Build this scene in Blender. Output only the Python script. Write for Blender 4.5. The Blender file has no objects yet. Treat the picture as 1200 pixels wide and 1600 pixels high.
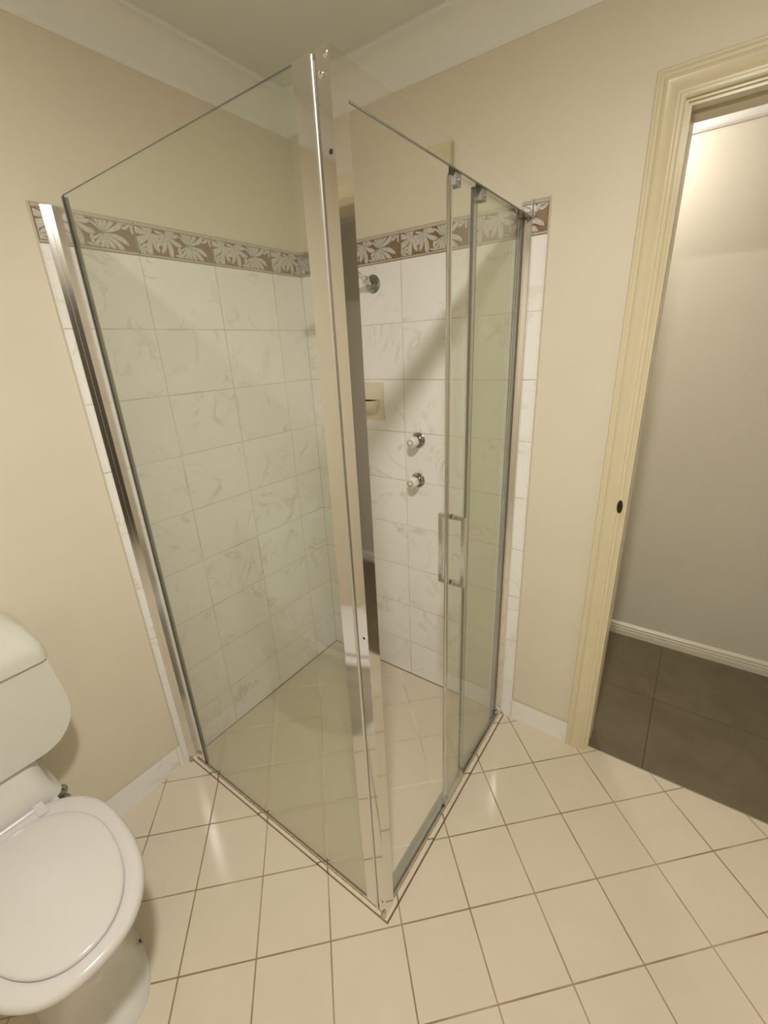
import bpy, bmesh, math, random
from mathutils import Vector, Matrix
random.seed(7)
S = bpy.context.scene
COL = S.collection
PI = math.pi

# ------------------------------------------------------------------ camera
cam_d = bpy.data.cameras.new('camera')
cam = bpy.data.objects.new('camera', cam_d); COL.objects.link(cam)
YAW, PITCH, ROLL = 0.6306, -0.3593, -0.0459
fw = Vector((-math.sin(YAW)*math.cos(PITCH), math.cos(YAW)*math.cos(PITCH), math.sin(PITCH)))
rt = Vector((math.cos(YAW), math.sin(YAW), 0)); up = rt.cross(fw)
r2 = math.cos(ROLL)*rt + math.sin(ROLL)*up
u2 = -math.sin(ROLL)*rt + math.cos(ROLL)*up
M = Matrix((r2, u2, -fw)).transposed().to_4x4()
M.translation = Vector((1.4474, -1.4745, 1.5217))
cam.matrix_world = M
cam_d.sensor_fit = 'AUTO'; cam_d.sensor_width = 36.0
cam_d.lens = 679.47/1600*36.0
cam_d.clip_start = 0.02
S.camera = cam

# ------------------------------------------------------------------ world, exposure
w = bpy.data.worlds.new('world'); S.world = w; w.use_nodes = True
w.node_tree.nodes['Background'].inputs[0].default_value = (1.0, 0.85, 0.62, 1)
w.node_tree.nodes['Background'].inputs[1].default_value = 0.05
S.view_settings.view_transform = 'Standard'
S.view_settings.look = 'None'
S.view_settings.gamma = 1.0
S.view_settings.use_curve_mapping = False
S.view_settings.exposure = 0.0
LAMP = Vector((1.38, -1.40, 2.37))
LAMP_COL = (1.0, 0.95, 0.86)
LAMP_STRENGTH = 63.0
HALL_LAMP = Vector((1.00, 0.66, 2.37))
HALL_COL = (1.0, 0.93, 0.86)
HALL_STRENGTH = 37.0

# ------------------------------------------------------------------ helpers
def bx(bm, x0, x1, y0, y1, z0, z1, mi=0):
    v = [bm.verts.new(p) for p in ((x0,y0,z0),(x1,y0,z0),(x1,y1,z0),(x0,y1,z0),(x0,y0,z1),(x1,y0,z1),(x1,y1,z1),(x0,y1,z1))]
    fs = []
    for q in ((0,3,2,1),(4,5,6,7),(0,1,5,4),(1,2,6,5),(2,3,7,6),(3,0,4,7)):
        f = bm.faces.new([v[i] for i in q]); f.material_index = mi; fs.append(f)
    return fs
def bevel(bm, w_, seg=2, ang=0.5):
    es = [e for e in bm.edges if len(e.link_faces) == 2 and e.calc_face_angle(0) > ang]
    bmesh.ops.bevel(bm, geom=es, offset=w_, segments=seg, profile=0.5, affect='EDGES', clamp_overlap=True)
def prism(bm, pts, axis, a, b, mi=0):
    """closed outline pts (2D) extruded along axis from a to b"""
    def P(p, t):
        if axis == 2: return (p[0], p[1], t)
        if axis == 0: return (t, p[0], p[1])
        return (p[0], t, p[1])
    A = [bm.verts.new(P(p, a)) for p in pts]; B = [bm.verts.new(P(p, b)) for p in pts]
    n = len(pts)
    for i in range(n):
        f = bm.faces.new((A[i], A[(i+1) % n], B[(i+1) % n], B[i])); f.material_index = mi
    f = bm.faces.new(A[::-1]); f.material_index = mi
    f = bm.faces.new(B); f.material_index = mi
def cyl(bm, p0, p1, r0, r1=None, n=24, cap=True, mi=0):
    r1 = r0 if r1 is None else r1
    p0 = Vector(p0); p1 = Vector(p1); d = (p1-p0).normalized()
    a = d.orthogonal().normalized(); b = d.cross(a)
    A = [bm.verts.new(p0+r0*(a*math.cos(2*PI*i/n)+b*math.sin(2*PI*i/n))) for i in range(n)]
    B = [bm.verts.new(p1+r1*(a*math.cos(2*PI*i/n)+b*math.sin(2*PI*i/n))) for i in range(n)]
    for i in range(n):
        f = bm.faces.new((A[i], A[(i+1)%n], B[(i+1)%n], B[i])); f.material_index = mi
    if cap:
        bm.faces.new(A[::-1]).material_index = mi; bm.faces.new(B).material_index = mi
def lathe(bm, o, d, prof, n=32, mi=0, rfun=None):
    """prof: (t along d, radius)"""
    o = Vector(o); d = Vector(d).normalized()
    a = d.orthogonal().normalized(); b = d.cross(a)
    rings = []
    for t, r in prof:
        ring = []
        for i in range(n):
            th = 2*PI*i/n; rr = r if rfun is None else r*rfun(th, t)
            ring.append(bm.verts.new(o+d*t+rr*(a*math.cos(th)+b*math.sin(th))))
        rings.append(ring)
    loft(bm, rings, mi)
def loft(bm, rings, mi=0, caps=True):
    n = len(rings[0])
    for A, B in zip(rings, rings[1:]):
        for i in range(n):
            bm.faces.new((A[i], A[(i+1)%n], B[(i+1)%n], B[i])).material_index = mi
    if caps:
        bm.faces.new(rings[0][::-1]).material_index = mi; bm.faces.new(rings[-1]).material_index = mi
def tube(bm, pts, r, n=16):
    """swept tube through points"""
    pts = [Vector(p) for p in pts]; rings = []; a = None
    for i, p in enumerate(pts):
        d = (pts[min(i+1, len(pts)-1)]-pts[max(i-1, 0)]).normalized()
        a = d.orthogonal().normalized() if a is None else (a-d*a.dot(d)).normalized()
        b = d.cross(a)
        rings.append([bm.verts.new(p+r*(a*math.cos(2*PI*k/n)+b*math.sin(2*PI*k/n))) for k in range(n)])
    loft(bm, rings)
def obj(name, bm, mats, parent=None, smooth=None, kind=None):
    bmesh.ops.recalc_face_normals(bm, faces=bm.faces)
    me = bpy.data.meshes.new(name); bm.to_mesh(me); bm.free()
    if not isinstance(mats, (list, tuple)): mats = [mats]
    for m in mats: me.materials.append(m)
    o = bpy.data.objects.new(name, me); COL.objects.link(o)
    if parent: o.parent = parent
    if smooth is not None:
        me.polygons.foreach_set('use_smooth', [True]*len(me.polygons))
        me.set_sharp_from_angle(angle=smooth)
    if kind: o['kind'] = kind
    return o
def empty(name, label, cat, group=None):
    o = bpy.data.objects.new(name, None); COL.objects.link(o)
    o.empty_display_size = 0.05
    o['label'] = label; o['category'] = cat
    if group: o['group'] = group
    return o
def tag(o, label, cat, group=None):
    o['label'] = label; o['category'] = cat
    if group: o['group'] = group
    return o
def box_obj(name, dims, mat, parent=None, bev=0, kind=None, seg=2):
    bm = bmesh.new(); bx(bm, *dims)
    if bev: bevel(bm, bev, seg)
    return obj(name, bm, mat, parent, smooth=0.6 if bev else None, kind=kind)

# ------------------------------------------------------------------ materials
class NT:
    def __init__(s, name):
        s.m = bpy.data.materials.new(name); s.m.use_nodes = True
        s.t = s.m.node_tree; s.n = s.t.nodes; s.l = s.t.links
        s.b = s.n['Principled BSDF']; s.out = s.n['Material Output']
    def node(s, typ, **kw):
        x = s.n.new(typ)
        for k, v in kw.items(): setattr(x, k, v)
        return x
    def put(s, sock, v):
        if hasattr(v, 'is_output') or isinstance(v, bpy.types.NodeSocket): s.l.new(v, sock)
        else: sock.default_value = v
    def math(s, op, a, b=0.0, c=0.0, clamp=False):
        x = s.node('ShaderNodeMath', operation=op); x.use_clamp = clamp
        s.put(x.inputs[0], a); s.put(x.inputs[1], b); s.put(x.inputs[2], c)
        return x.outputs[0]
    def mix(s, f, a, b):
        x = s.node('ShaderNodeMix', data_type='RGBA')
        s.put(x.inputs[0], f); s.put(x.inputs[6], a); s.put(x.inputs[7], b)
        return x.outputs[2]
    def noise(s, vec, scale, detail=2, rough=0.5, dist=0):
        x = s.node('ShaderNodeTexNoise'); s.put(x.inputs['Vector'], vec)
        x.inputs['Scale'].default_value = scale; x.inputs['Detail'].default_value = detail
        x.inputs['Roughness'].default_value = rough; x.inputs['Distortion'].default_value = dist
        return x.outputs[0]
    def pos(s):
        return s.node('ShaderNodeNewGeometry').outputs['Position']
    def sep(s, v):
        x = s.node('ShaderNodeSeparateXYZ'); s.l.new(v, x.inputs[0]); return x.outputs
    def comb(s, a, b, c=0.0):
        x = s.node('ShaderNodeCombineXYZ'); s.put(x.inputs[0], a); s.put(x.inputs[1], b); s.put(x.inputs[2], c); return x.outputs[0]
    def ramp(s, v, a, b):
        x = s.node('ShaderNodeMapRange'); x.interpolation_type = 'SMOOTHSTEP'
        s.put(x.inputs[0], v); x.inputs[1].default_value = a; x.inputs[2].default_value = b
        return x.outputs[0]
    def bump(s, h, strength, dist=0.001):
        x = s.node('ShaderNodeBump'); x.inputs['Strength'].default_value = strength
        x.inputs['Distance'].default_value = dist; s.l.new(h, x.inputs['Height'])
        s.l.new(x.outputs[0], s.b.inputs['Normal'])
def C(r, g, b): return (r, g, b, 1)
def simple(name, col, rough=0.5, metal=0, coat=0, nz=0.0, nscale=60, bump=0):
    t = NT(name)
    if nz:
        f = t.noise(t.pos(), nscale, 3)
        t.put(t.b.inputs['Base Color'], t.mix(t.ramp(f, 0.3, 0.7), C(*[c*(1-nz) for c in col]), C(*col)))
        if bump: t.bump(f, bump, 0.001)
    else: t.b.inputs['Base Color'].default_value = C(*col)
    t.b.inputs['Roughness'].default_value = rough
    t.b.inputs['Metallic'].default_value = metal
    t.b.inputs['Coat Weight'].default_value = coat
    return t.m
paint = simple('cream_wall_paint', (0.80, 0.735, 0.60), 0.42, nz=0.02, nscale=5, bump=0.05)
ceil_paint = simple('ceiling_paint', (0.78, 0.79, 0.73), 0.75, nz=0.02, nscale=3)
white_paint = simple('cornice_white_paint', (0.90, 0.89, 0.86), 0.6, nz=0.015, nscale=8)
trim_paint = simple('cream_gloss_trim_paint', (0.76, 0.68, 0.48), 0.22, nz=0.03, nscale=14, bump=0.08)
hall_paint = simple('hall_wall_paint', (0.74, 0.70, 0.59), 0.6, nz=0.02, nscale=4)
hall_trim = simple('hall_skirting_paint', (0.80, 0.75, 0.62), 0.3, nz=0.02, nscale=10)
chrome = NT('polished_chrome_frame')
chrome.b.inputs['Base Color'].default_value = C(0.80, 0.79, 0.77); chrome.b.inputs['Metallic'].default_value = 1.0
_f = chrome.noise(chrome.pos(), 4, 3)
chrome.put(chrome.b.inputs['Roughness'], chrome.math('MULTIPLY_ADD', _f, 0.04, 0.035))
chrome = chrome.m
chrome_fit = simple('chrome_fitting', (0.72, 0.71, 0.70), 0.08, metal=1.0, nz=0.08, nscale=30)
chrome_dull = simple('aged_chrome', (0.42, 0.41, 0.40), 0.12, metal=1.0, nz=0.3, nscale=60)
chrome_brushed = simple('brushed_chrome', (0.80, 0.79, 0.77), 0.26, metal=1.0, nz=0.05, nscale=20)
alu = simple('satin_aluminium', (0.62, 0.62, 0.58), 0.3, metal=1.0, nz=0.06, nscale=20)
grey_plastic = simple('grey_plastic', (0.27, 0.27, 0.24), 0.35, nz=0.05)
chrome_soft = simple('soft_chrome', (0.80, 0.79, 0.77), 0.15, metal=1.0, nz=0.05, nscale=20)
grey_seal = simple('grey_vinyl_seal', (0.20, 0.20, 0.15), 0.3, nz=0.2, nscale=20)
dark_rubber = simple('dark_vinyl_seal', (0.10, 0.10, 0.085), 0.35, nz=0.1)
hole_m = simple('dark_recess', (0.008, 0.008, 0.008), 0.9, nz=0.05)
silicone = simple('aged_silicone', (0.55, 0.42, 0.28), 0.5, nz=0.55, nscale=90)
porcelain = simple('white_vitreous_china', (0.76, 0.745, 0.70), 0.08, coat=0.4, nz=0.01, nscale=6)
seat_plastic = simple('white_seat_plastic', (0.72, 0.69, 0.68), 0.16, nz=0.01, nscale=8)
cistern_plastic = simple('white_cistern_plastic', (0.72, 0.71, 0.64), 0.16, nz=0.01, nscale=6)
knob_m = simple('pearl_acrylic_knob', (0.86, 0.84, 0.76), 0.14, coat=0.3, nz=0.04, nscale=60)
soap_m = simple('cream_ceramic', (0.80, 0.72, 0.56), 0.12, coat=0.3, nz=0.02, nscale=20)
mould_m = simple('grimy_grout', (0.16, 0.11, 0.06), 0.7, nz=0.3, nscale=70)
border_bg = simple('border_tile_brown_glaze', (0.30, 0.20, 0.115), 0.22, nz=0.25, nscale=220)
border_leaf = simple('border_tile_leaf_relief', (0.70, 0.65, 0.59), 0.2, nz=0.22, nscale=160)
border_rail = simple('border_tile_cream_edge', (0.64, 0.58, 0.49), 0.18, nz=0.08, nscale=90)
grout_lt = simple('light_grout', (0.68, 0.62, 0.50), 0.8, nz=0.1, nscale=200)

def wall_tile(name, axis, u0):
    """white marbled 250 x 200 wall tiles on the plane of the wall, light grout"""
    t = NT(name); p = t.pos(); x, y, z = t.sep(p)[:3]
    u = x if axis == 0 else y
    cu = t.math('DIVIDE', t.math('SUBTRACT', u, u0), 0.2578)
    cv = t.math('DIVIDE', t.math('SUBTRACT', z, 1.8113), 0.2025)
    def edge(c, size):
        f = t.math('FRACT', c); g = t.math('MINIMUM', f, t.math('SUBTRACT', 1.0, f))
        return t.math('MULTIPLY', g, size)
    e = t.math('MINIMUM', edge(cu, 0.2578), edge(cv, 0.2025))
    grout = t.math('SUBTRACT', 1.0, t.ramp(e, 0.0008, 0.0019))
    cell = t.comb(t.math('FLOOR', cu), t.math('FLOOR', cv), 0.0)
    wn = t.node('ShaderNodeTexWhiteNoise', noise_dimensions='3D'); t.l.new(cell, wn.inputs['Vector'])
    vm = t.node('ShaderNodeVectorMath', operation='MULTIPLY_ADD')
    t.l.new(wn.outputs['Color'], vm.inputs[0]); vm.inputs[1].default_value = (7, 7, 7); t.l.new(p, vm.inputs[2])
    q = vm.outputs[0]
    n1 = t.noise(q, 5.0, 5, 0.55, 1.2)
    vein = t.math('SUBTRACT', 1.0, t.ramp(t.math('ABSOLUTE', t.math('SUBTRACT', n1, 0.5)), 0.0, 0.035))
    patch = t.ramp(t.noise(q, 9.0, 3, 0.5, 0.4), 0.42, 0.72)
    vein = t.math('MULTIPLY', vein, patch)
    cloud = t.ramp(t.noise(q, 3.2, 4), 0.35, 0.75)
    col = t.mix(t.math('MULTIPLY', cloud, 0.35), C(0.95, 0.93, 0.91), C(0.84, 0.81, 0.78))
    col = t.mix(t.math('MULTIPLY', vein, 0.46), col, C(0.58, 0.50, 0.39))
    gdirt = t.ramp(t.noise(p, 6.0, 2), 0.4, 0.7)
    gcol = t.mix(gdirt, C(0.74, 0.66, 0.53), C(0.50, 0.40, 0.28))
    t.put(t.b.inputs['Base Color'], t.mix(grout, col, gcol))
    t.put(t.b.inputs['Roughness'], t.math('MULTIPLY_ADD', grout, 0.5, 0.2))
    h = t.math('ADD', t.ramp(e, 0.0006, 0.004), t.math('MULTIPLY', t.noise(q, 14, 2), 0.3))
    t.bump(h, 0.35, 0.0012)
    return t.m
tile_left = wall_tile('marbled_wall_tile_left', 1, -0.1617)
tile_right = wall_tile('marbled_wall_tile_right', 0, 0.4993)
skirt_tile = wall_tile('marbled_skirting_tile', 0, 0.985)
skirt_tile_l = wall_tile('marbled_skirting_tile_left', 1, -1.205)

GA = PI/4-0.0042
def floor_tile(name, gA, gB, base=(0.74, 0.66, 0.53)):
    """200 mm cream tiles laid on the diagonal; grid fixed to the floor itself"""
    t = NT(name); p = t.pos(); x, y, z = t.sep(p)[:3]
    dx = t.math('SUBTRACT', x, 0.8697); dy = t.math('SUBTRACT', y, -0.4547)
    ca, sa = math.cos(GA), math.sin(GA)
    cu = t.math('DIVIDE', t.math('ADD', t.math('MULTIPLY', dx, ca), t.math('MULTIPLY', dy, sa)), 0.2)
    cv = t.math('DIVIDE', t.math('SUBTRACT', t.math('MULTIPLY', dx, sa), t.math('MULTIPLY', dy, ca)), 0.2)
    def edge(c):
        f = t.math('FRACT', c); return t.math('MULTIPLY', t.math('MINIMUM', f, t.math('SUBTRACT', 1.0, f)), 0.2)
    e = t.math('MINIMUM', edge(cu), edge(cv))
    grout = t.math('SUBTRACT', 1.0, t.ramp(e, 0.0013, 0.0027))
    cell = t.comb(t.math('FLOOR', cu), t.math('FLOOR', cv), 0.0)
    wn = t.node('ShaderNodeTexWhiteNoise', noise_dimensions='3D'); t.l.new(cell, wn.inputs['Vector'])
    cloud = t.ramp(t.noise(p, 9.0, 3), 0.3, 0.7)
    col = t.mix(cloud, C(*[c*0.97 for c in base]), C(*base))
    col = t.mix(t.math('MULTIPLY', wn.outputs['Value'], 0.5), col, C(*[c*0.95 for c in base]))
    gcol = t.mix(t.ramp(t.noise(p, 5.0, 3), 0.38, 0.62), C(*gA), C(*gB))
    t.put(t.b.inputs['Base Color'], t.mix(grout, col, gcol))
    t.put(t.b.inputs['Roughness'], t.math('MULTIPLY_ADD', grout, 0.5, 0.13))
    h = t.math('ADD', t.ramp(e, 0.0008, 0.003), t.math('MULTIPLY', t.noise(p, 55, 2), 0.16))
    t.bump(h, 0.35, 0.0012)
    return t.m
floor_m = floor_tile('cream_floor_tile', (0.44, 0.34, 0.21), (0.26, 0.19, 0.11))
shower_floor_m = floor_tile('cream_shower_floor_tile', (0.85, 0.76, 0.60), (0.58, 0.47, 0.34))
sill_m = floor_tile('cream_shower_sill_tile', (0.22, 0.15, 0.09), (0.10, 0.065, 0.04), (0.80, 0.70, 0.56))

def hall_floor_mat():
    t = NT('dark_hall_floor_tile'); p = t.pos(); x, y, z = t.sep(p)[:3]
    def edge(c, s_):
        f = t.math('FRACT', t.math('DIVIDE', c, s_)); return t.math('MULTIPLY', t.math('MINIMUM', f, t.math('SUBTRACT', 1.0, f)), s_)
    e = t.math('MINIMUM', edge(t.math('SUBTRACT', x, 1.5), 0.6), edge(t.math('SUBTRACT', y, 0.433), 0.6))
    grout = t.math('SUBTRACT', 1.0, t.ramp(e, 0.0012, 0.0022))
    col = t.mix(t.ramp(t.noise(p, 7, 4, 0.6, 0.8), 0.3, 0.7), C(0.150, 0.118, 0.072), C(0.182, 0.146, 0.090))
    t.put(t.b.inputs['Base Color'], t.mix(grout, col, C(0.07, 0.052, 0.035)))
    t.b.inputs['Roughness'].default_value = 0.34
    t.bump(t.ramp(e, 0.001, 0.003), 0.3, 0.001)
    return t.m
hall_floor_m = hall_floor_mat()

def glass_mat():
    """thin sheet: mirror reflection by Fresnel (Schlick), the rest passes straight through with a green tint"""
    t = NT('shower_glass'); t.n.remove(t.b)
    g = t.node('ShaderNodeNewGeometry')
    d = t.node('ShaderNodeVectorMath', operation='DOT_PRODUCT')
    t.l.new(g.outputs['Incoming'], d.inputs[0]); t.l.new(g.outputs['Normal'], d.inputs[1])
    c = t.math('SUBTRACT', 1.0, t.math('ABSOLUTE', d.outputs['Value']))
    f = t.math('MULTIPLY_ADD', t.math('POWER', c, 5.0), 0.93, 0.045)
    tr = t.node('ShaderNodeBsdfTransparent'); tr.inputs[0].default_value = C(0.955, 0.970, 0.935)
    gl = t.node('ShaderNodeBsdfGlossy'); gl.inputs[0].default_value = C(1, 1, 1); gl.inputs['Roughness'].default_value = 0.012
    df = t.node('ShaderNodeBsdfDiffuse'); df.inputs[0].default_value = C(0.8, 0.8, 0.76)
    film = t.ramp(t.noise(t.pos(), 3.0, 4), 0.2, 0.9)
    m0 = t.node('ShaderNodeMixShader'); t.put(m0.inputs[0], t.math('MULTIPLY_ADD', film, 0.012, 0.010))
    t.l.new(tr.outputs[0], m0.inputs[1]); t.l.new(df.outputs[0], m0.inputs[2])
    m = t.node('ShaderNodeMixShader'); t.put(m.inputs[0], f)
    t.l.new(m0.outputs[0], m.inputs[1]); t.l.new(gl.outputs[0], m.inputs[2])
    t.l.new(m.outputs[0], t.out.inputs[0])
    return t.m
glass = glass_mat()
glass_edge = simple('green_glass_edge', (0.13, 0.15, 0.105), 0.15, nz=0.2, nscale=30)

def emit(name, col, st):
    t = NT(name); t.b.inputs['Base Color'].default_value = C(0.9, 0.9, 0.88)
    t.b.inputs['Emission Color'].default_value = C(*col); t.b.inputs['Emission Strength'].default_value = st
    return t.m

# ------------------------------------------------------------------ lamps (each lamp a real fitting)
def oyster(name, at, r, m, label):
    e = empty(name, label, 'ceiling light'); e.location = at
    bm = bmesh.new(); lathe(bm, (0,0,0), (0,0,-1), [(0.0, r+0.012), (0.018, r+0.012), (0.024, r+0.004)], 40)
    obj('base_ring', bm, white_paint, e, 0.6)
    bm = bmesh.new(); lathe(bm, (0,0,-0.024), (0,0,-1), [(0, r), (0.012, r*0.97), (0.026, r*0.8), (0.034, r*0.5), (0.038, r*0.08)], 40)
    obj('lamp_shade', bm, m, e, 0.8)
    return e
e = empty('ceiling_light', 'round flat glowing ceiling light over the middle of the bathroom', 'ceiling light'); e.location = LAMP
bm = bmesh.new(); lathe(bm, (0,0,0), (0,0,-1), [(0.0, 0.095), (0.008, 0.092), (0.012, 0.084), (0.012, 0.070), (0.006, 0.064), (0.0, 0.062)], 48)
obj('base_ring', bm, white_paint, e, 0.6)
bm = bmesh.new(); lathe(bm, (0,0,-0.002), (0,0,-1), [(0, 0.0615), (0.0065, 0.0613), (0.0095, 0.056), (0.0115, 0.040), (0.012, 0.010)], 48)
obj('diffuser', bm, emit('lamp_diffuser_bathroom', LAMP_COL, LAMP_STRENGTH*9.0*1.2), e, 0.6)
oyster('ceiling_light', HALL_LAMP, 0.07, emit('lamp_diffuser_hall', HALL_COL, HALL_STRENGTH*3.2), 'round glowing oyster light on the hall ceiling beyond the doorway')

# ------------------------------------------------------------------ room shell
XE, YS, CZ = 2.55, -2.45, 2.375         # far wall, wall behind the viewer, ceiling
HX0, HX1, HY = 0.2, 4.6, 0.885          # hall
DX0, DX1, DZ = 1.300, 2.120, 2.035      # door opening
WT = 0.118                              # wall thickness
box_obj('floor', (-0.1, XE+0.1, YS-0.1, 0.018, -0.1, 0.0), [floor_m], kind='structure')
bm = bmesh.new(); bx(bm, 0.0, 0.945, -0.885, 0.0, -0.02, 0.0012)
obj('shower_floor', bm, shower_floor_m, kind='structure')
box_obj('hall_floor', (HX0-0.1, HX1+0.1, 0.018, HY+0.1, -0.1, 0.0), hall_floor_m, kind='structure')
box_obj('wall_left', (-0.1, 0.0, YS-0.1, 0.0, 0.0, CZ), paint, kind='structure')
bm = bmesh.new()
bx(bm, -0.1, DX0-0.012, 0.0, WT, 0, CZ); bx(bm, DX1+0.012, HX1+0.1, 0.0, WT, 0, CZ); bx(bm, DX0-0.012, DX1+0.012, 0.0, WT, DZ+0.012, CZ)
wall_right = obj('wall_right', bm, paint, kind='structure')
box_obj('wall_far', (XE, XE+0.1, YS-0.1, 0.0, 0.0, CZ), paint, kind='structure')
box_obj('wall_back', (0.0, XE, YS-0.1, YS, 0.0, CZ), paint, kind='structure')
box_obj('ceiling', (-0.1, XE+0.1, YS-0.1, WT, CZ, CZ+0.05), ceil_paint, kind='structure')
box_obj('wall_hall', (HX0, HX1, HY, HY+0.1, 0.0, CZ), hall_paint, kind='structure')
box_obj('wall_hall_left', (HX0-0.1, HX0, WT, HY, 0.0, CZ), hall_paint, kind='structure')
box_obj('wall_hall_right', (HX1, HX1+0.1, WT, HY, 0.0, CZ), hall_paint, kind='structure')
box_obj('hall_ceiling', (HX0-0.1, HX1+0.1, WT, HY+0.1, CZ, CZ+0.05), white_paint, kind='structure')

d2 = box_obj('added_dark_door', (XE-0.038, XE-0.002, -2.31, -1.45, 0.0, 2.04), simple('added_door_dark_finish', (0.055, 0.045, 0.025), 0.3, nz=0.3, nscale=12), bev=0.002, kind='structure')  # unseen dark door, added for the chrome wall channel to reflect
bm = bmesh.new(); tube(bm, [(XE-0.038, -1.53, 1.02), (XE-0.080, -1.53, 1.02), (XE-0.086, -1.54, 1.02), (XE-0.086, -1.64, 1.02)], 0.009, 12)
obj('added_door_handle', bm, chrome_fit, d2, 0.8)  # handle of the added door
# cornices: cove with a small lip, drop 97 mm, projection 90 mm
def cornice_profile(drop=0.097, proj=0.090):
    pts = [(0.0, 0.0), (0.0, -drop), (0.004, -drop), (0.010, -drop+0.006)]
    n = 10
    for i in range(n+1):          # concave cove
        a = i/n*PI/2
        pts.append((proj-0.014-(proj-0.026)*math.cos(a)*1.0, -drop+0.010+(drop-0.028)*math.sin(a)))
    pts += [(proj-0.004, -0.018), (proj-0.004, -0.008), (proj, -0.006), (proj, 0.0)]
    return pts
def sweep(bm, prof, p0, p1, inward, m0=0.0, m1=0.0):
    """profile (out, up) run from p0 to p1; inward: unit vector out of the wall; mitres m0, m1 shift ends per unit out"""
    p0 = Vector(p0); p1 = Vector(p1); d = (p1-p0).normalized(); n = Vector(inward)
    A = [bm.verts.new(p0+n*o+Vector((0,0,u))+d*(m0*o)) for o, u in prof]
    B = [bm.verts.new(p1+n*o+Vector((0,0,u))-d*(m1*o)) for o, u in prof]
    k = len(prof)
    for i in range(k): bm.faces.new((A[i], A[(i+1)%k], B[(i+1)%k], B[i]))
    bm.faces.new(A[::-1]); bm.faces.new(B)
CP = cornice_profile()
def cornice(name, p0, p1, inward, m0=1, m1=1, m=white_paint):
    bm = bmesh.new(); sweep(bm, CP, p0, p1, inward, m0, m1)
    return obj(name, bm, m, kind='structure', smooth=0.5)
cornice('trim_1', (0, 0, CZ), (0, YS, CZ), (1,0,0))
cornice('trim_2', (0, 0, CZ), (XE, 0, CZ), (0,-1,0))
cornice('trim_3', (XE, 0, CZ), (XE, YS, CZ), (-1,0,0))
cornice('trim_4', (0, YS, CZ), (XE, YS, CZ), (0,1,0))
CP = cornice_profile(0.147, 0.12)
cornice('trim_5', (HX0, HY, CZ), (HX1, HY, CZ), (0,-1,0), 0, 0)

# ------------------------------------------------------------------ tiled areas of the two shower walls
TE = 0.007                              # tile thickness
LY, RX = -0.930, 1.0037
ZT, ZB = 1.901, 1.8113
bm = bmesh.new(); bx(bm, 0.0, TE, LY, 0.0, 0.0, ZB)
es = [e for e in bm.edges if all(abs(v.co.y-LY) < 1e-5 and abs(v.co.x-TE) < 1e-5 for v in e.verts)]
bmesh.ops.bevel(bm, geom=es, offset=0.004, segments=3, affect='EDGES')
wl = bpy.data.objects['wall_left']
tl = obj('tile_cladding', bm, tile_left, wl, 0.6)
bm = bmesh.new(); bx(bm, TE, RX, -TE, 0.0, 0.0, ZB)
es = [e for e in bm.edges if all(abs(v.co.x-RX) < 1e-5 and abs(v.co.y+TE) < 1e-5 for v in e.verts)]
bmesh.ops.bevel(bm, geom=es, offset=0.004, segments=3, affect='EDGES')
tr_ = obj('tile_cladding', bm, tile_right, wall_right, 0.6)
# thin caulk beads finishing the open tile edges
bm = bmesh.new(); cyl(bm, (0.001, LY-0.001, 0.1), (0.001, LY-0.001, ZT), 0.0028, n=8); cyl(bm, (0.001, LY-0.001, ZT), (0.001, 0.0, ZT), 0.0022, n=8)
obj('caulk_bead', bm, grout_lt, wl, 1.0)
bm = bmesh.new(); cyl(bm, (RX+0.001, -0.001, 0.1), (RX+0.001, -0.001, ZT), 0.0028, n=8); cyl(bm, (0, -0.001, ZT), (RX+0.001, -0.001, ZT), 0.0022, n=8)
obj('caulk_bead', bm, grout_lt, wall_right, 1.0)

# relief border: brown glazed tiles with raised pale leaves between two beads
def clip_poly(poly, x0, x1, y0, y1):
    def cut(P, inside, inter):
        out = []
        for i in range(len(P)):
            a, b = P[i-1], P[i]
            if inside(b):
                if not inside(a): out.append(inter(a, b))
                out.append(b)
            elif inside(a): out.append(inter(a, b))
        return out
    def ix(c): return lambda a, b: (c, a[1]+(b[1]-a[1])*(c-a[0])/(b[0]-a[0]))
    def iy(c): return lambda a, b: (a[0]+(b[0]-a[0])*(c-a[1])/(b[1]-a[1]), c)
    for ins, it in ((lambda p: p[0] >= x0, ix(x0)), (lambda p: p[0] <= x1, ix(x1)), (lambda p: p[1] >= y0, iy(y0)), (lambda p: p[1] <= y1, iy(y1))):
        if poly: poly = cut(poly, ins, it)
    return poly
def leaf_lobes(cx, cy, size, rot, n=9, spread=2.5):
    """one broad leaf: lobes fanned round its stalk, with narrow gaps (the veins) between them"""
    out = []
    for i in range(n):
        a = rot+(i/(n-1)-0.5)*2*spread
        L = size*(1.0-0.52*abs(i/(n-1)-0.5)*2)*(0.95+0.08*((i*7) % 3)/2)
        wd = L*math.sin(spread/(n-1))*0.90
        pts = []
        for k in range(15):
            t = k/14
            hw = wd*(t**0.85)*max(0.0, 1-t**3.2)**0.6
            pts.append((t*L, hw))
        outl = [p for p in pts]+[(p[0], -p[1]) for p in pts[-2:0:-1]]
        bend = 0.22*(1 if i > n/2 else -1)
        q = []
        for px, py in outl:
            th = a+bend*(px/L)**2
            q.append((cx+px*math.cos(th)-py*math.sin(th), cy+px*math.sin(th)+py*math.cos(th)))
        out.append(q)
    return out
HB = ZT-ZB
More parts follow.
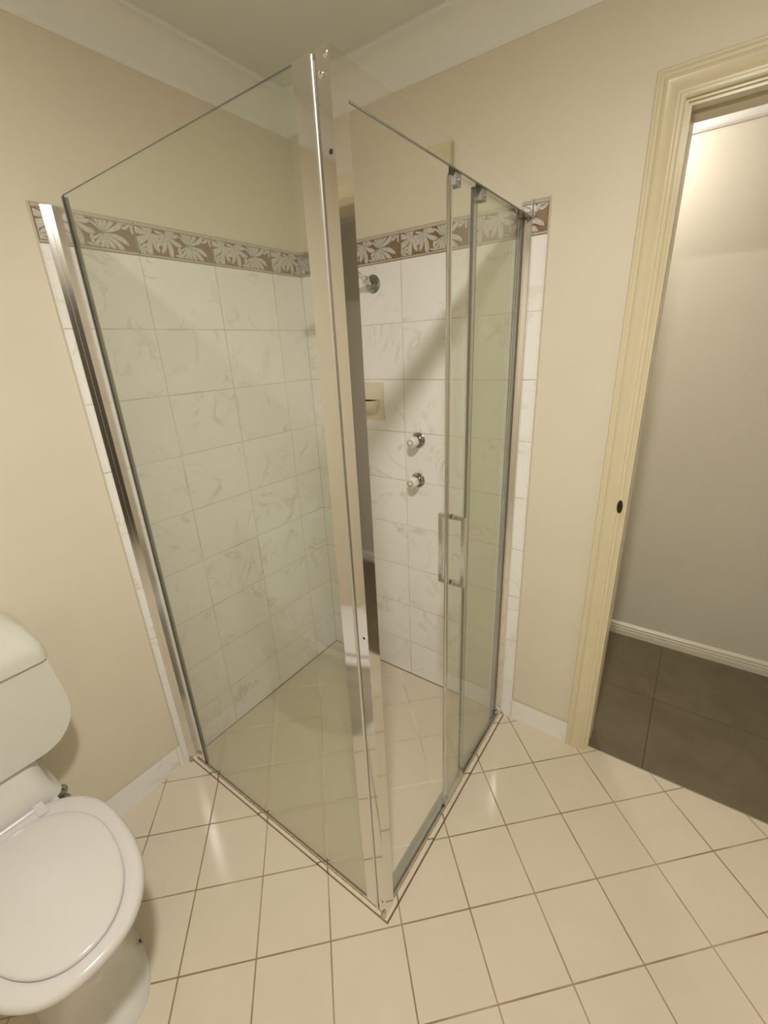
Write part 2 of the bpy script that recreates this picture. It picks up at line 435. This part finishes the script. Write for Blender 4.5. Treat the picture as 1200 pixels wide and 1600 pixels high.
def border(parent, axis, joints, end0, end1):
    bmg = bmesh.new(); bml = bmesh.new(); bmr = bmesh.new(); bmj = bmesh.new()
    def P(u, v, h):
        return (h, u, ZB+v) if axis == 1 else (u, -h, ZB+v)
    def slab(bm_, u0, u1, v0, v1, h0, h1):
        ps = [P(u, v, h) for h in (h0, h1) for u, v in ((u0, v0), (u1, v0), (u1, v1), (u0, v1))]
        vv = [bm_.verts.new(p) for p in ps]
        for q in ((0,3,2,1),(4,5,6,7),(0,1,5,4),(1,2,6,5),(2,3,7,6),(3,0,4,7)): bm_.faces.new([vv[i] for i in q])
    cuts = sorted([end0, end1]+[j for j in joints if end0 < j < end1])
    slab(bmj, end0, end1, 0, HB, 0.0, 0.0045)
    for a, b in zip(cuts, cuts[1:]):
        if b-a < 0.01: continue
        a0 = max(a+0.0012, end0); b0 = b-0.0012
        slab(bmg, a0, b0, 0.001, HB-0.001, 0.0045, 0.0065)
        for v0, v1 in ((0.0015, 0.0075), (HB-0.0105, HB-0.0015)):
            ring = []
            for u in (a0, b0):
                ring.append([bmr.verts.new(P(u, v0+(v1-v0)*t, 0.0064+0.0034*math.sin(PI*t))) for t in (0, .2, .4, .6, .8, 1)])
            loft(bmr, ring, caps=True)
        # every tile carries the same motif, counted from its left joint
        j0 = a if a in joints else b-0.2578
        V0, V1 = 0.0085, HB-0.0115
        def add(poly, h=0.0088):
            poly = clip_poly(poly, a0+0.002, b0-0.002, V0, V1)
            if len(poly) < 3: return
            area = sum(poly[i-1][0]*poly[i][1]-poly[i][0]*poly[i-1][1] for i in range(len(poly)))
            if abs(area) < 2e-6: return
            A = [bml.verts.new(P(u, v, 0.0064)) for u, v in poly]
            cx = sum(p[0] for p in poly)/len(poly); cy = sum(p[1] for p in poly)/len(poly)
            B = [bml.verts.new(P(cx+(u-cx)*0.86, cy+(v-cy)*0.86, h)) for u, v in poly]
            k = len(A)
            for i in range(k): bml.faces.new((A[i], A[(i+1)%k], B[(i+1)%k], B[i]))
            bml.faces.new(B)
        for q_, (cx, cy, sz, rot, n, sp) in enumerate(((0.052, 0.066, 0.074, 3.75, 9, 2.15), (0.092, 0.070, 0.070, -1.15, 9, 1.9), (0.163, 0.046, 0.082, -0.10, 13, 2.3),
                                       (0.128, 0.080, 0.040, 2.9, 6, 1.3), (0.252, 0.084, 0.046, -2.6, 6, 1.3), (0.004, 0.016, 0.044, 0.5, 6, 1.2), (0.140, 0.006, 0.034, 1.9, 5, 1.2))):
            for m_, lobe in enumerate(leaf_lobes(j0+cx, cy, sz, rot, n, sp)): add(lobe, 0.0078+0.00042*((q_*3) % 7)+0.00003*m_)
    obj('border_tiles', bmg, border_bg, parent)
    obj('border_leaves', bml, border_leaf, parent)
    obj('border_beads', bmr, border_rail, parent, 1.0)
    obj('border_grout', bmj, grout_lt, parent)
border(wl, 1, [-0.1617-0.2578*k for k in range(4)], LY, -0.008)
border(wall_right, 0, [0.4993+0.2578*k for k in range(-2, 3)], 0.008, RX)
# dark mouldy joint where the shower walls meet the floor
bm = bmesh.new()
cyl(bm, (TE, -0.88, 0.002), (TE, -TE, 0.002), 0.0026, n=8); cyl(bm, (TE, -TE, 0.002), (0.93, -TE, 0.002), 0.0026, n=8)
obj('trim_6', bm, mould_m, kind='structure')
bm = bmesh.new(); cyl(bm, (TE, -TE, 0.003), (TE, -TE, ZB), 0.0022, n=8)
obj('trim_7', bm, grout_lt, kind='structure')

# ------------------------------------------------------------------ skirting tiles outside the shower
def skirt(name, dims, m):
    bm = bmesh.new(); bx(bm, *dims); bevel(bm, 0.0022, 2)
    return obj(name, bm, m, kind='structure', smooth=0.6)
skirt('baseboard_left', (0.0, 0.008, YS, LY-0.003, 0.0, 0.097), skirt_tile_l)
skirt('baseboard_right', (RX+0.004, 1.238, -0.008, 0.0, 0.0, 0.093), skirt_tile)
skirt('baseboard_far', (XE-0.008, XE, -1.44, -0.003, 0.0, 0.095), skirt_tile_l)
skirt('baseboard_back', (0.01, XE-0.01, YS, YS+0.008, 0.0, 0.095), skirt_tile)
bm = bmesh.new(); cyl(bm, (0.004, YS, 0.0985), (0.004, LY, 0.0985), 0.0026, n=8)
obj('trim_8', bm, grout_lt, kind='structure')
bm = bmesh.new(); cyl(bm, (RX+0.002, -0.004, 0.0945), (1.238, -0.004, 0.0945), 0.0026, n=8)
obj('trim_9', bm, grout_lt, kind='structure')
# hall skirting: moulded timber
prof = [(0,0),(0.016,0),(0.016,0.028),(0.012,0.031),(0.0145,0.034),(0.0145,0.043),(0.010,0.047),(0.012,0.050),(0.012,0.058),(0.006,0.066),(0.0,0.069)]
bm = bmesh.new(); sweep(bm, prof, (HX0, HY, 0), (HX1, HY, 0), (0,-1,0))
obj('baseboard_hall', bm, hall_trim, kind='structure', smooth=0.5)

# ------------------------------------------------------------------ doorway: jamb lining, moulded architraves, strike plate
dj = bmesh.new()
for x0, x1 in ((DX0-0.012, DX0+0.006), (DX1-0.006, DX1+0.012)):
    bx(dj, x0, x1, -0.002, WT+0.002, 0.0, DZ-0.006)
bx(dj, DX0-0.012, DX1+0.012, -0.002, WT+0.002, DZ-0.006, DZ+0.012)
for a, b in ((0.0045, 0.034), (0.062, WT+0.001)):        # raised stops leave a groove
    bx(dj, DX0+0.006, DX0+0.013, a, b, 0.0, DZ-0.013); bx(dj, DX1-0.013, DX1-0.006, a, b, 0.0, DZ-0.013)
    bx(dj, DX0+0.006, DX1-0.006, a, b, DZ-0.013, DZ-0.006)
door = obj('door_1', dj, trim_paint, kind='structure')
AP = [(0.0, 0.0), (0.0, 0.010), (0.004, 0.013), (0.010, 0.013), (0.013, 0.010), (0.018, 0.010), (0.024, 0.014), (0.032, 0.019), (0.040, 0.021), (0.046, 0.019), (0.050, 0.015), (0.056, 0.015), (0.060, 0.018), (0.064, 0.018), (0.067, 0.014), (0.067, 0.0)]
def architrave(name, ysurf, sgn):
    AW = 0.067; bm = bmesh.new()
    # path corners, inner edge of the frame; profile s: 0 inner .. AW outer
    def corner(s, c):
        return {0: (DX0-s, 0.0), 1: (DX0-s, DZ+s), 2: (DX1+s, DZ+s), 3: (DX1+s, 0.0)}[c]
    rings = [[bm.verts.new((corner(s, c)[0], ysurf+sgn*h, corner(s, c)[1])) for s, h in AP] for c in range(4)]
    loft(bm, rings)
    return obj(name, bm, trim_paint, kind='structure', smooth=0.35)
architrave('trim_10', 0.0, -1)
architrave('trim_11', WT, 1)
bm = bmesh.new()
lathe(bm, (DX0-0.0045, -0.0128, 1.022), (0, -1, 0), [(0, 0.0080), (0.0012, 0.0080), (0.0016, 0.006)], 24)
for v in bm.verts: v.co.z = 1.026+(v.co.z-1.022)*2.7
obj('strike_plate', bm, simple('dark_bronze_strike', (0.05, 0.035, 0.02), 0.4, metal=0.6, nz=0.2), door, 0.6)
box_obj('trim_12', (DX0+0.006, DX1-0.006, 0.0175, 0.0215, -0.01, 0.0015), alu, kind='structure')

# ------------------------------------------------------------------ SHOWER ENCLOSURE
PX, PY = 0.966, -0.890
GT = 1.905                                # top of the left glass
enc = empty('shower_enclosure', 'square chrome framed glass shower enclosure with sliding door in the tiled corner', 'shower enclosure')
enc.location = (0.0, 0.0, 0.0)

# low tiled sill the frame stands on
bm = bmesh.new()
bx(bm, 0.012, 0.973, -0.900, -0.872, 0.0, 0.009)
bx(bm, 0.945, 0.973, -0.872, -0.012, 0.0, 0.009)
obj('sill', bm, sill_m, enc)
bm = bmesh.new()
for a, b in (((0.004, -0.9005), (0.975, -0.9005)), ((0.9745, -0.902), (0.9745, -0.008))):
    cyl(bm, (a[0], a[1], 0.0), (b[0], b[1], 0.0), 0.0017, n=6)
obj('sill_joint', bm, mould_m, enc)
bm = bmesh.new()
cyl(bm, (0.03, -0.8890, 0.009), (0.95, -0.8895, 0.009), 0.0026, n=8)
cyl(bm, (0.9585, -0.86, 0.009), (0.9585, -0.02, 0.009), 0.0012, n=8)
lathe(bm, (0.957, -0.894, 0.006), (0, 0, 1), [(0, 0.010), (0.004, 0.009), (0.006, 0.002)], 14)
lathe(bm, (0.958, -0.012, 0.006), (0, 0, 1), [(0, 0.014), (0.004, 0.013), (0.010, 0.004)], 14)
lathe(bm, (0.016, -0.906, 0.0), (0, 0, 1), [(0, 0.008), (0.010, 0.007), (0.013, 0.002)], 14)
obj('silicone_bead', bm, silicone, enc, 0.8)

# left wall channel: two rounded ribs next to the wall, flat mirror flange, vinyl seal
def arc(cx, cy, r, a0, a1, n):
    return [(cx+r*math.cos(math.radians(a0+(a1-a0)*i/n)), cy+r*math.sin(math.radians(a0+(a1-a0)*i/n))) for i in range(n+1)]
def lobe(p, q, bulge, n=12):
    d = (q[0]-p[0], q[1]-p[1]); L_ = math.hypot(*d); nn = (d[1]/L_, -d[0]/L_)
    return [(p[0]+d[0]*t+nn[0]*bulge*4*t*(1-t), p[1]+d[1]*t+nn[1]*bulge*4*t*(1-t)) for t in [i/n for i in range(n+1)]]
prof = [(TE, -0.872), (TE, -0.9095), (0.0105, -0.9100)]
prof += lobe((0.0108, -0.9098), (0.0153, -0.8985), 0.00010)
prof += lobe((0.0156, -0.8981), (0.0201, -0.8868), 0.00010)
prof += [(0.0203, -0.8868), (0.0880, -0.8868), (0.0880, -0.872)]
bm = bmesh.new(); prism(bm, prof, 2, 0.010, 1.897)
obj('wall_channel', bm, chrome_soft, enc, 0.16)
box_obj('vinyl_seal', (0.0882, 0.0912, -0.8875, -0.873, 0.010, 1.902), grey_seal, enc)
def screw(at, d, r=0.0042, par=enc, m=None):
    bm = bmesh.new(); lathe(bm, at, d, [(0, r), (0.0015, r), (0.0028, r*0.75), (0.0034, r*0.2)], 16)
    return obj('screw', bm, m or chrome_fit, par, 0.7)

# left fixed glass
def glass_slab(name, dims, thin, par):
    bm = bmesh.new(); fs = bx(bm, *dims)
    for f in bm.faces:
        n = f.normal if f.normal.length else f.calc_center_median()
    bm.normal_update()
    for f in bm.faces: f.material_index = 0 if abs(f.normal[thin]) > 0.9 else 1
    return obj(name, bm, [glass, glass_edge], par)
glass_slab('front_glass', (0.0912, 0.9300, -0.8855, -0.8815, 0.010, GT), 1, enc)

# corner post
bm = bmesh.new()
prof = [(0.895, -0.876), (0.895, -0.8900), (0.9370, -0.8900)]
prof += [(0.9370, -0.8860), (0.9405, -0.8860), (0.9405, -0.8905), (0.9630, -0.8905), (0.9630, -0.8920), (0.9660, -0.8920)]
prof += [(0.9660, -0.8548), (0.9250, -0.8548), (0.9250, -0.8760)]
prism(bm, prof, 2, 0.009, 1.904)
post = obj('corner_post', bm, chrome, enc)
bm = bmesh.new(); prism(bm, [(0.9300, -0.8901)]+arc(0.9335, -0.8901, 0.0036, 180, 360, 24)+[(0.9371, -0.8901)], 2, 0.012, 1.899)
obj('edge_bead', bm, chrome_brushed, post, 0.2)
def screw_on(x, z): screw((x, -0.8905, z), (0, -1, 0), 0.0045, post)
screw_on(0.9500, 1.874); screw_on(0.9600, 1.893)
bm = bmesh.new(); lathe(bm, (0.9570, -0.8904, 1.787), (0, -1, 0), [(0, 0.0036), (0.0003, 0.0036)], 14)
obj('screw_hole', bm, hole_m, post)
bm = bmesh.new(); lathe(bm, (0.9540, -0.8904, 0.954), (0, -1, 0), [(0, 0.003), (0.0003, 0.003)], 14)
obj('screw_hole', bm, hole_m, post)
bm = bmesh.new(); lathe(bm, (0.9535, -0.8904, 0.062), (0, -1, 0), [(0, 0.003), (0.0003, 0.003)], 14)
obj('screw_hole', bm, hole_m, post)

# header rail over the door side, bottom track, right wall channel
HZ0, HZ1 = 1.855, 1.902
bm = bmesh.new()
prof = [(0.940, HZ1-0.004), (0.940, HZ1), (0.9650, HZ1), (0.9650, HZ0), (0.9625, HZ0), (0.9625, HZ1-0.004)]
prism(bm, prof, 1, -0.8545, -TE-0.001)
obj('header_rail', bm, chrome, enc)
box_obj('header_dark_strip', (0.9622, 0.9648, -0.8545, -0.012, HZ0-0.0024, HZ0), grey_seal, enc)  # thin dark strip along the lower edge of the header
bm = bmesh.new()
prof = [(0.920, 0.010), (0.958, 0.010), (0.9585, 0.013), (0.9585, 0.024), (0.9570, 0.024), (0.9565, 0.016), (0.950, 0.014), (0.9495, 0.024), (0.9410, 0.024), (0.9400, 0.016), (0.930, 0.013), (0.921, 0.013)]
prism(bm, prof, 1, -0.8545, -TE-0.001)
obj('bottom_track', bm, alu, enc, 0.5)
bm = bmesh.new()
prof = [(0.924, -TE-0.001), (0.924, -0.040), (0.930, -0.040), (0.930, -0.020), (0.944, -0.020), (0.944, -0.046), (0.9490, -0.046), (0.9495, -0.030), (0.962, -0.026), (0.9635, -0.024), (0.9635, -TE-0.001)]
prism(bm, prof, 2, 0.010, HZ0)
obj('wall_channel', bm, chrome, enc, 0.5)
box_obj('end_bracket', (0.9655, 0.9675, -0.030, -0.012, HZ0+0.004, HZ1-0.004), chrome, enc, 0.0006)
box_obj('vinyl_seal', (0.9430, 0.9475, -0.052, -0.045, 0.026, HZ0), dark_rubber, enc)

# fixed glass of the door side and its leading-edge profile
glass_slab('side_glass', (0.9432, 0.9472, -0.372, -0.046, 0.026, HZ1-0.005), 0, enc)
bm = bmesh.new()
bx(bm, 0.9422, 0.9482, -0.388, -0.3725, 0.028, HZ0-0.002)
obj('edge_strip', bm, alu, enc)
bm = bmesh.new()
bx(bm, 0.9420, 0.9484, -0.3725, -0.3690, 0.028, HZ0-0.002)
bx(bm, 0.9420, 0.9484, -0.3925, -0.3880, 0.028, HZ0-0.002)
obj('edge_seal', bm, [simple('dark_teal_seal', (0.018, 0.030, 0.030), 0.25, nz=0.2)], enc)

# sliding door
SX = 0.9535
door_s = glass_slab('sliding_door', (SX-0.002, SX+0.002, -0.520, -0.115, 0.040, HZ0+0.012), 0, enc)
bm = bmesh.new(); prism(bm, [(SX-0.0045, -0.520)]+arc(SX, -0.5235, 0.0045, 180, 360, 8)+[(SX+0.0045, -0.520), (SX+0.0045, -0.514), (SX-0.0045, -0.514)], 2, 0.040, HZ0-0.012)
obj('edge_strip', bm, chrome_fit, door_s, 0.6)
for y0, zc in ((-0.498, 0), (-0.365, 0)):
    bm = bmesh.new()
    bx(bm, SX-0.009, SX+0.009, y0-0.013, y0+0.013, HZ0-0.026, HZ0-0.003); bevel(bm, 0.002, 2)
    cyl(bm, (SX-0.006, y0, HZ0+0.000), (SX+0.005, y0, HZ0+0.000), 0.009, n=20)
    r_ = obj('roller', bm, grey_plastic, door_s, 0.6)
    screw((SX+0.0092, y0, HZ0-0.015), (1, 0, 0), 0.003, r_)
bm = bmesh.new(); bx(bm, SX-0.007, SX+0.007, -0.527, -0.392, 0.030, 0.056); bevel(bm, 0.002, 2)
g_ = obj('bottom_guide', bm, alu, door_s, 0.6)
for y0 in (-0.512, -0.412):
    bm = bmesh.new(); lathe(bm, (SX+0.0072, y0, 0.046), (1, 0, 0), [(0, 0.0068), (0.003, 0.0068), (0.0042, 0.005), (0.0042, 0.0022), (0.002, 0.0018)], 18)
    obj('guide_wheel', bm, chrome_fit, g_, 0.6)
# pull handle: square bars inside and outside the glass, two stand-offs through it
bm = bmesh.new()
HY_ = -0.488
for xb in (SX+0.034, SX-0.034):
    bx(bm, xb-0.0055, xb+0.0055, HY_-0.0055, HY_+0.0055, 0.884, 1.096)
for zz in (0.8895, 1.0905):
    bx(bm, SX-0.0285, SX-0.0026, HY_-0.0055, HY_+0.0055, zz-0.0055, zz+0.0055)
    bx(bm, SX+0.0026, SX+0.0285, HY_-0.0055, HY_+0.0055, zz-0.0055, zz+0.0055)
bevel(bm, 0.0008, 1)
h_ = obj('handle', bm, chrome_fit, door_s, 0.4)
for zz in (0.8895, 1.0905):
    for s in (-1, 1):
        bm = bmesh.new(); cyl(bm, (SX+s*0.0026, HY_, zz), (SX+s*0.0060, HY_, zz), 0.0085, n=20)
        c_ = obj('handle_collar', bm, chrome_fit, door_s, 0.6)

# ------------------------------------------------------------------ shower head on its wall arm
sh = empty('shower_rose', 'chrome shower head on an angled arm from the tiled wall, below the leaf border', 'shower head')
sh.location = (0.375, -TE, 1.748)
def L(p): return (p[0]-0.375, p[1]+TE, p[2]-1.748)
bm = bmesh.new(); lathe(bm, (0, 0, 0), (0, -1, 0), [(0, 0.031), (0.003, 0.031), (0.006, 0.026), (0.008, 0.018), (0.016, 0.016), (0.018, 0.010)], 32)
obj('wall_flange', bm, chrome_dull, sh, 0.7)
bm = bmesh.new(); tube(bm, [L(p) for p in ((0.375,-0.022,1.749),(0.375,-0.06,1.760),(0.375,-0.13,1.785),(0.375,-0.21,1.812),(0.375,-0.265,1.826),(0.375,-0.295,1.826),(0.375,-0.318,1.816))], 0.0085, 16)
obj('arm', bm, chrome_fit, sh, 0.8)
bm = bmesh.new()
d = Vector((0, -0.45, -0.9)).normalized()
lathe(bm, L((0.375, -0.312, 1.824)), d, [(0, 0.010), (0.008, 0.014), (0.014, 0.014), (0.018, 0.011), (0.024, 0.013), (0.034, 0.030), (0.044, 0.037), (0.056, 0.038), (0.060, 0.035), (0.061, 0.010)], 36)
obj('spray_head', bm, chrome_dull, sh, 0.7)
bm = bmesh.new(); lathe(bm, L((0.375, -0.045, 1.755)), Vector((0, -1, 0.33)), [(0, 0.012), (0.003, 0.0145), (0.012, 0.0145), (0.016, 0.011)], 6)
obj('arm_nut', bm, chrome_fit, sh)

# ------------------------------------------------------------------ taps
tap = empty('shower_tap', 'upper of the two shower taps with white fluted knob on chrome flange', 'tap', 'shower taps on the tiled wall')
bm = bmesh.new(); lathe(bm, (0, 0, 0), (0, -1, 0), [(0, 0.030), (0.003, 0.030), (0.007, 0.025), (0.010, 0.017), (0.018, 0.012), (0.022, 0.012)], 36)
obj('wall_flange', bm, chrome_dull, tap, 0.7)
bm = bmesh.new()
lathe(bm, (0, -0.022, 0), (0, -1, 0), [(0, 0.014), (0.004, 0.019), (0.012, 0.0225), (0.030, 0.0215), (0.036, 0.0185), (0.039, 0.013), (0.0395, 0.004)], 48, rfun=lambda th, t: 1+0.05*math.cos(th*6)*(1 if 0.002 < t < 0.037 else 0))
k_ = obj('knob', bm, knob_m, tap, 0.9)
bm = bmesh.new(); lathe(bm, (0, -0.0605, 0), (0, -1, 0), [(0, 0.0122), (0.0022, 0.0118), (0.0022, 0.0102), (0.0, 0.0100)], 32)
obj('ring', bm, chrome_dull, k_, 0.6)
bm = bmesh.new(); lathe(bm, (0, -0.0605, 0), (0, -1, 0), [(0, 0.0098), (0.0018, 0.0092), (0.0024, 0.003)], 32)
obj('button', bm, knob_m, k_, 0.6)
tap.location = (0.560, -TE, 1.177)
def dup(o, parent=None):
    c = o.copy(); COL.objects.link(c); c.parent = parent
    for ch in list(o.children): dup(ch, c)
    return c
t2 = dup(tap); t2.location = (0.557, -TE, 1.013)
t2['label'] = 'lower of the two shower taps with white fluted knob on chrome flange'

# ------------------------------------------------------------------ soap dish
bm = bmesh.new(); bx(bm, 0.252, 0.402, -0.013, -TE, 1.249, 1.396); bevel(bm, 0.003, 2)
sd = obj('soap_dish', bm, soap_m, None, 0.6)
tag(sd, 'cream ceramic soap dish on the tiled wall up and left of the taps', 'soap dish')
bm = bmesh.new()
rings = []
for i in range(9):
    t = i/8; z = 1.272+0.055*t
    out = 0.010+0.052*(math.sin(t*PI/2)**0.7); hw = 0.040+0.020*math.sin(t*PI/2)
    ring = []
    for k in range(24):
        a = PI*k/23; ring.append(bm.verts.new((0.327+hw*math.cos(a), -0.012-out*math.sin(a)**0.7, z)))
    rings.append(ring)
for t in range(6):            # scooped inside
    s = t/5; z = 1.327-0.022*math.sin(s*PI/2)
    f = 0.88-0.7*s; ring = []
    for k in range(24):
        a = PI*k/23; ring.append(bm.verts.new((0.327+0.060*f*math.cos(a), -0.013-0.062*f*math.sin(a)**0.7, z)))
    rings.append(ring)
loft(bm, rings)
obj('shelf', bm, soap_m, sd, 0.8)

# ------------------------------------------------------------------ TOILET (back to the left wall, facing +x)
TY = -1.430
to = empty('toilet', 'white toilet with closed lid and plastic cistern against the left wall', 'toilet')
to.location = (0.0, TY, 0.0)
def ring_pts(bm, z, x0, x1, hw, n=48, back=3.0, front=2.0, cxf=0.42):
    """egg outline: from x0 (back) to x1 (front), half width hw, squarer back"""
    cx = x0+(x1-x0)*cxf; pts = []
    for i in range(n):
        a = 2*PI*i/n; c, s = math.cos(a), math.sin(a)
        if c >= 0: e = 2/front; X = cx+(x1-cx)*abs(c)**e
        else: e = 2/back; X = cx-(cx-x0)*abs(c)**e
        Y = math.copysign(hw*abs(s)**e, s)
        pts.append(bm.verts.new((X, Y, z)))
    return pts
bm = bmesh.new()
secs = [(0.000, 0.225, 0.578, 0.114, 3.2, 2.4), (0.012, 0.225, 0.576, 0.113, 3.2, 2.4), (0.030, 0.232, 0.556, 0.102, 3, 2.3), (0.10, 0.235, 0.520, 0.096, 3, 2.2),
        (0.18, 0.225, 0.520, 0.100, 3, 2.1), (0.24, 0.205, 0.550, 0.122, 3, 2.0), (0.30, 0.185, 0.600, 0.150, 3, 2.0), (0.345, 0.175, 0.632, 0.158, 3, 2.0),
        (0.375, 0.172, 0.645, 0.162, 3, 2.0), (0.398, 0.172, 0.648, 0.163, 3, 2.0), (0.405, 0.180, 0.642, 0.158, 3, 2.0)]
loft(bm, [ring_pts(bm, z, a, b, h, back=k, front=f) for z, a, b, h, k, f in secs])
obj('pan', bm, porcelain, to, 1.0)
# sloped china block joining pan and cistern
bm = bmesh.new(); rings = []
for z, xf, hw in ((0.405, 0.186, 0.120), (0.412, 0.186, 0.117), (0.422, 0.185, 0.111), (0.440, 0.180, 0.104), (0.470, 0.172, 0.099), (0.500, 0.160, 0.096), (0.528, 0.154, 0.096), (0.536, 0.150, 0.093)):
    ring = []
    r = 0.035
    for cx, cy, a0 in ((xf-r, hw-r, 90), (0.012+0.01, hw-0.01, 180), (0.022, -hw+0.01, 270), (xf-r, -hw+r, 360)):
        pass
    pts = arc(xf-r, hw-r, r, 0, 90, 6)+[(0.014, hw), (0.014, -hw)]+arc(xf-r, -hw+r, r, 270, 360, 6)
    rings.append([bm.verts.new((p[0], p[1], z)) for p in pts])
loft(bm, rings)
bx(bm, 0.014, 0.20, -0.10, 0.10, 0.30, 0.405)
obj('pan_neck', bm, porcelain, to, 0.9)
# seat ring and lid
def disc(name, z0, z1, x0, x1, hw, m, par, crown=0.0, back=2.6, front=2.05, cxf=0.42, r=0.006):
    bm = bmesh.new(); rings = []
    def R(z, ins): return ring_pts(bm, z, x0+ins, x1-ins, hw-ins, 96, back, front, cxf)
    rings.append(R(z0, r)); rings.append(R(z0+r*0.3, r*0.3)); rings.append(R(z0+r, 0.0)); rings.append(R(z1-r, 0.0))
    rings.append(R(z1-r*0.6, r*0.12)); rings.append(R(z1-r*0.25, r*0.4)); rings.append(R(z1, r))
    for k in range(1, 8):
        s = k/8; rings.append(R(z1+crown*math.sin(s*PI/2), r+(hw-r)*s*0.97))
    loft(bm, rings)
    return obj(name, bm, m, par, 0.7)
seat = disc('seat', 0.408, 0.436, 0.194, 0.680, 0.168, seat_plastic, to, r=0.012, back=2.3, front=2.4)
lid = disc('lid', 0.4365, 0.449, 0.248, 0.653, 0.133, seat_plastic, to, crown=0.005, back=1.95, front=2.15)
for s in (-1, 1):
    bm = bmesh.new(); bx(bm, 0.204, 0.250, s*0.056-0.010, s*0.056+0.010, 0.424, 0.443)
    bevel(bm, 0.006, 3)
    obj('hinge', bm, seat_plastic, to, 0.6)
bm = bmesh.new(); cyl(bm, (0.214, -0.046, 0.4375), (0.214, 0.046, 0.4375), 0.006, n=16)
obj('hinge_bar', bm, seat_plastic, to, 0.6)
# cistern: shaped front face, big rounded lower corners
def cist_out(hwT, hwM, zT, zM, zB, hwB):
    out = []
    right = [(hwT, zT), (hwM, zM+0.02), (hwM, zM)]
    # curve from the widest point down to the bottom edge
    n = 10
    for i in range(1, n+1):
        a = i/n*PI/2
        right.append((hwB+(hwM-hwB)*math.cos(a)**0.9, zB+(zM-zB)*(1-math.sin(a))))
    right = right
    left = [(-y, z) for y, z in right[::-1]]
    return right+left
body = cist_out(0.187, 0.200, 0.800, 0.655, 0.540, 0.100)
bm = bmesh.new(); prism(bm, body, 0, 0.006, 0.168); bevel(bm, 0.010, 3, 0.8)
obj('cistern', bm, cistern_plastic, to, 0.7)
bm = bmesh.new(); rings = []
for z, xf, hw, r in ((0.803, 0.172, 0.190, 0.02), (0.806, 0.176, 0.193, 0.02), (0.835, 0.176, 0.193, 0.022), (0.850, 0.172, 0.190, 0.025), (0.870, 0.156, 0.183, 0.03), (0.892, 0.138, 0.173, 0.035), (0.904, 0.120, 0.160, 0.04), (0.909, 0.095, 0.15, 0.04)):
    pts = arc(xf-r, hw-r, r, 0, 90, 6)+[(0.006, hw), (0.006, -hw)]+arc(xf-r, -hw+r, r, 270, 360, 6)
    rings.append([bm.verts.new((p[0], p[1], z)) for p in pts])
loft(bm, rings)
cl = obj('cistern_lid', bm, cistern_plastic, to, 0.7)
bm = bmesh.new(); lathe(bm, (0.075, 0, 0.909), (0, 0, 1), [(0, 0.022), (0.004, 0.022), (0.006, 0.018)], 24)
obj('flush_button', bm, chrome_fit, cl, 0.6)
bm = bmesh.new(); lathe(bm, (0.440, 0.1060, 0.026), (0.1, 1, 0.4), [(0, 0.006), (0.003, 0.005), (0.004, 0.002)], 12)
obj('floor_screw', bm, mould_m, to, 0.6)

# stop valve beside the toilet
sv = empty('stop_valve', 'small round chrome stop valve on the wall behind the toilet seat', 'valve')
sv.location = (0.0, -1.300, 0.255)
bm = bmesh.new(); lathe(bm, (0, 0, 0), (1, 0, 0), [(0, 0.022), (0.003, 0.022), (0.006, 0.012), (0.030, 0.009), (0.034, 0.009)], 24)
obj('valve_body', bm, chrome_dull, sv, 0.7)
bm = bmesh.new(); lathe(bm, (0.034, 0, 0), (1, 0, 0), [(0, 0.010), (0.003, 0.014), (0.010, 0.016), (0.018, 0.0135), (0.023, 0.007), (0.024, 0.001)], 24)
obj('valve_knob', bm, chrome_dull, sv, 0.8)
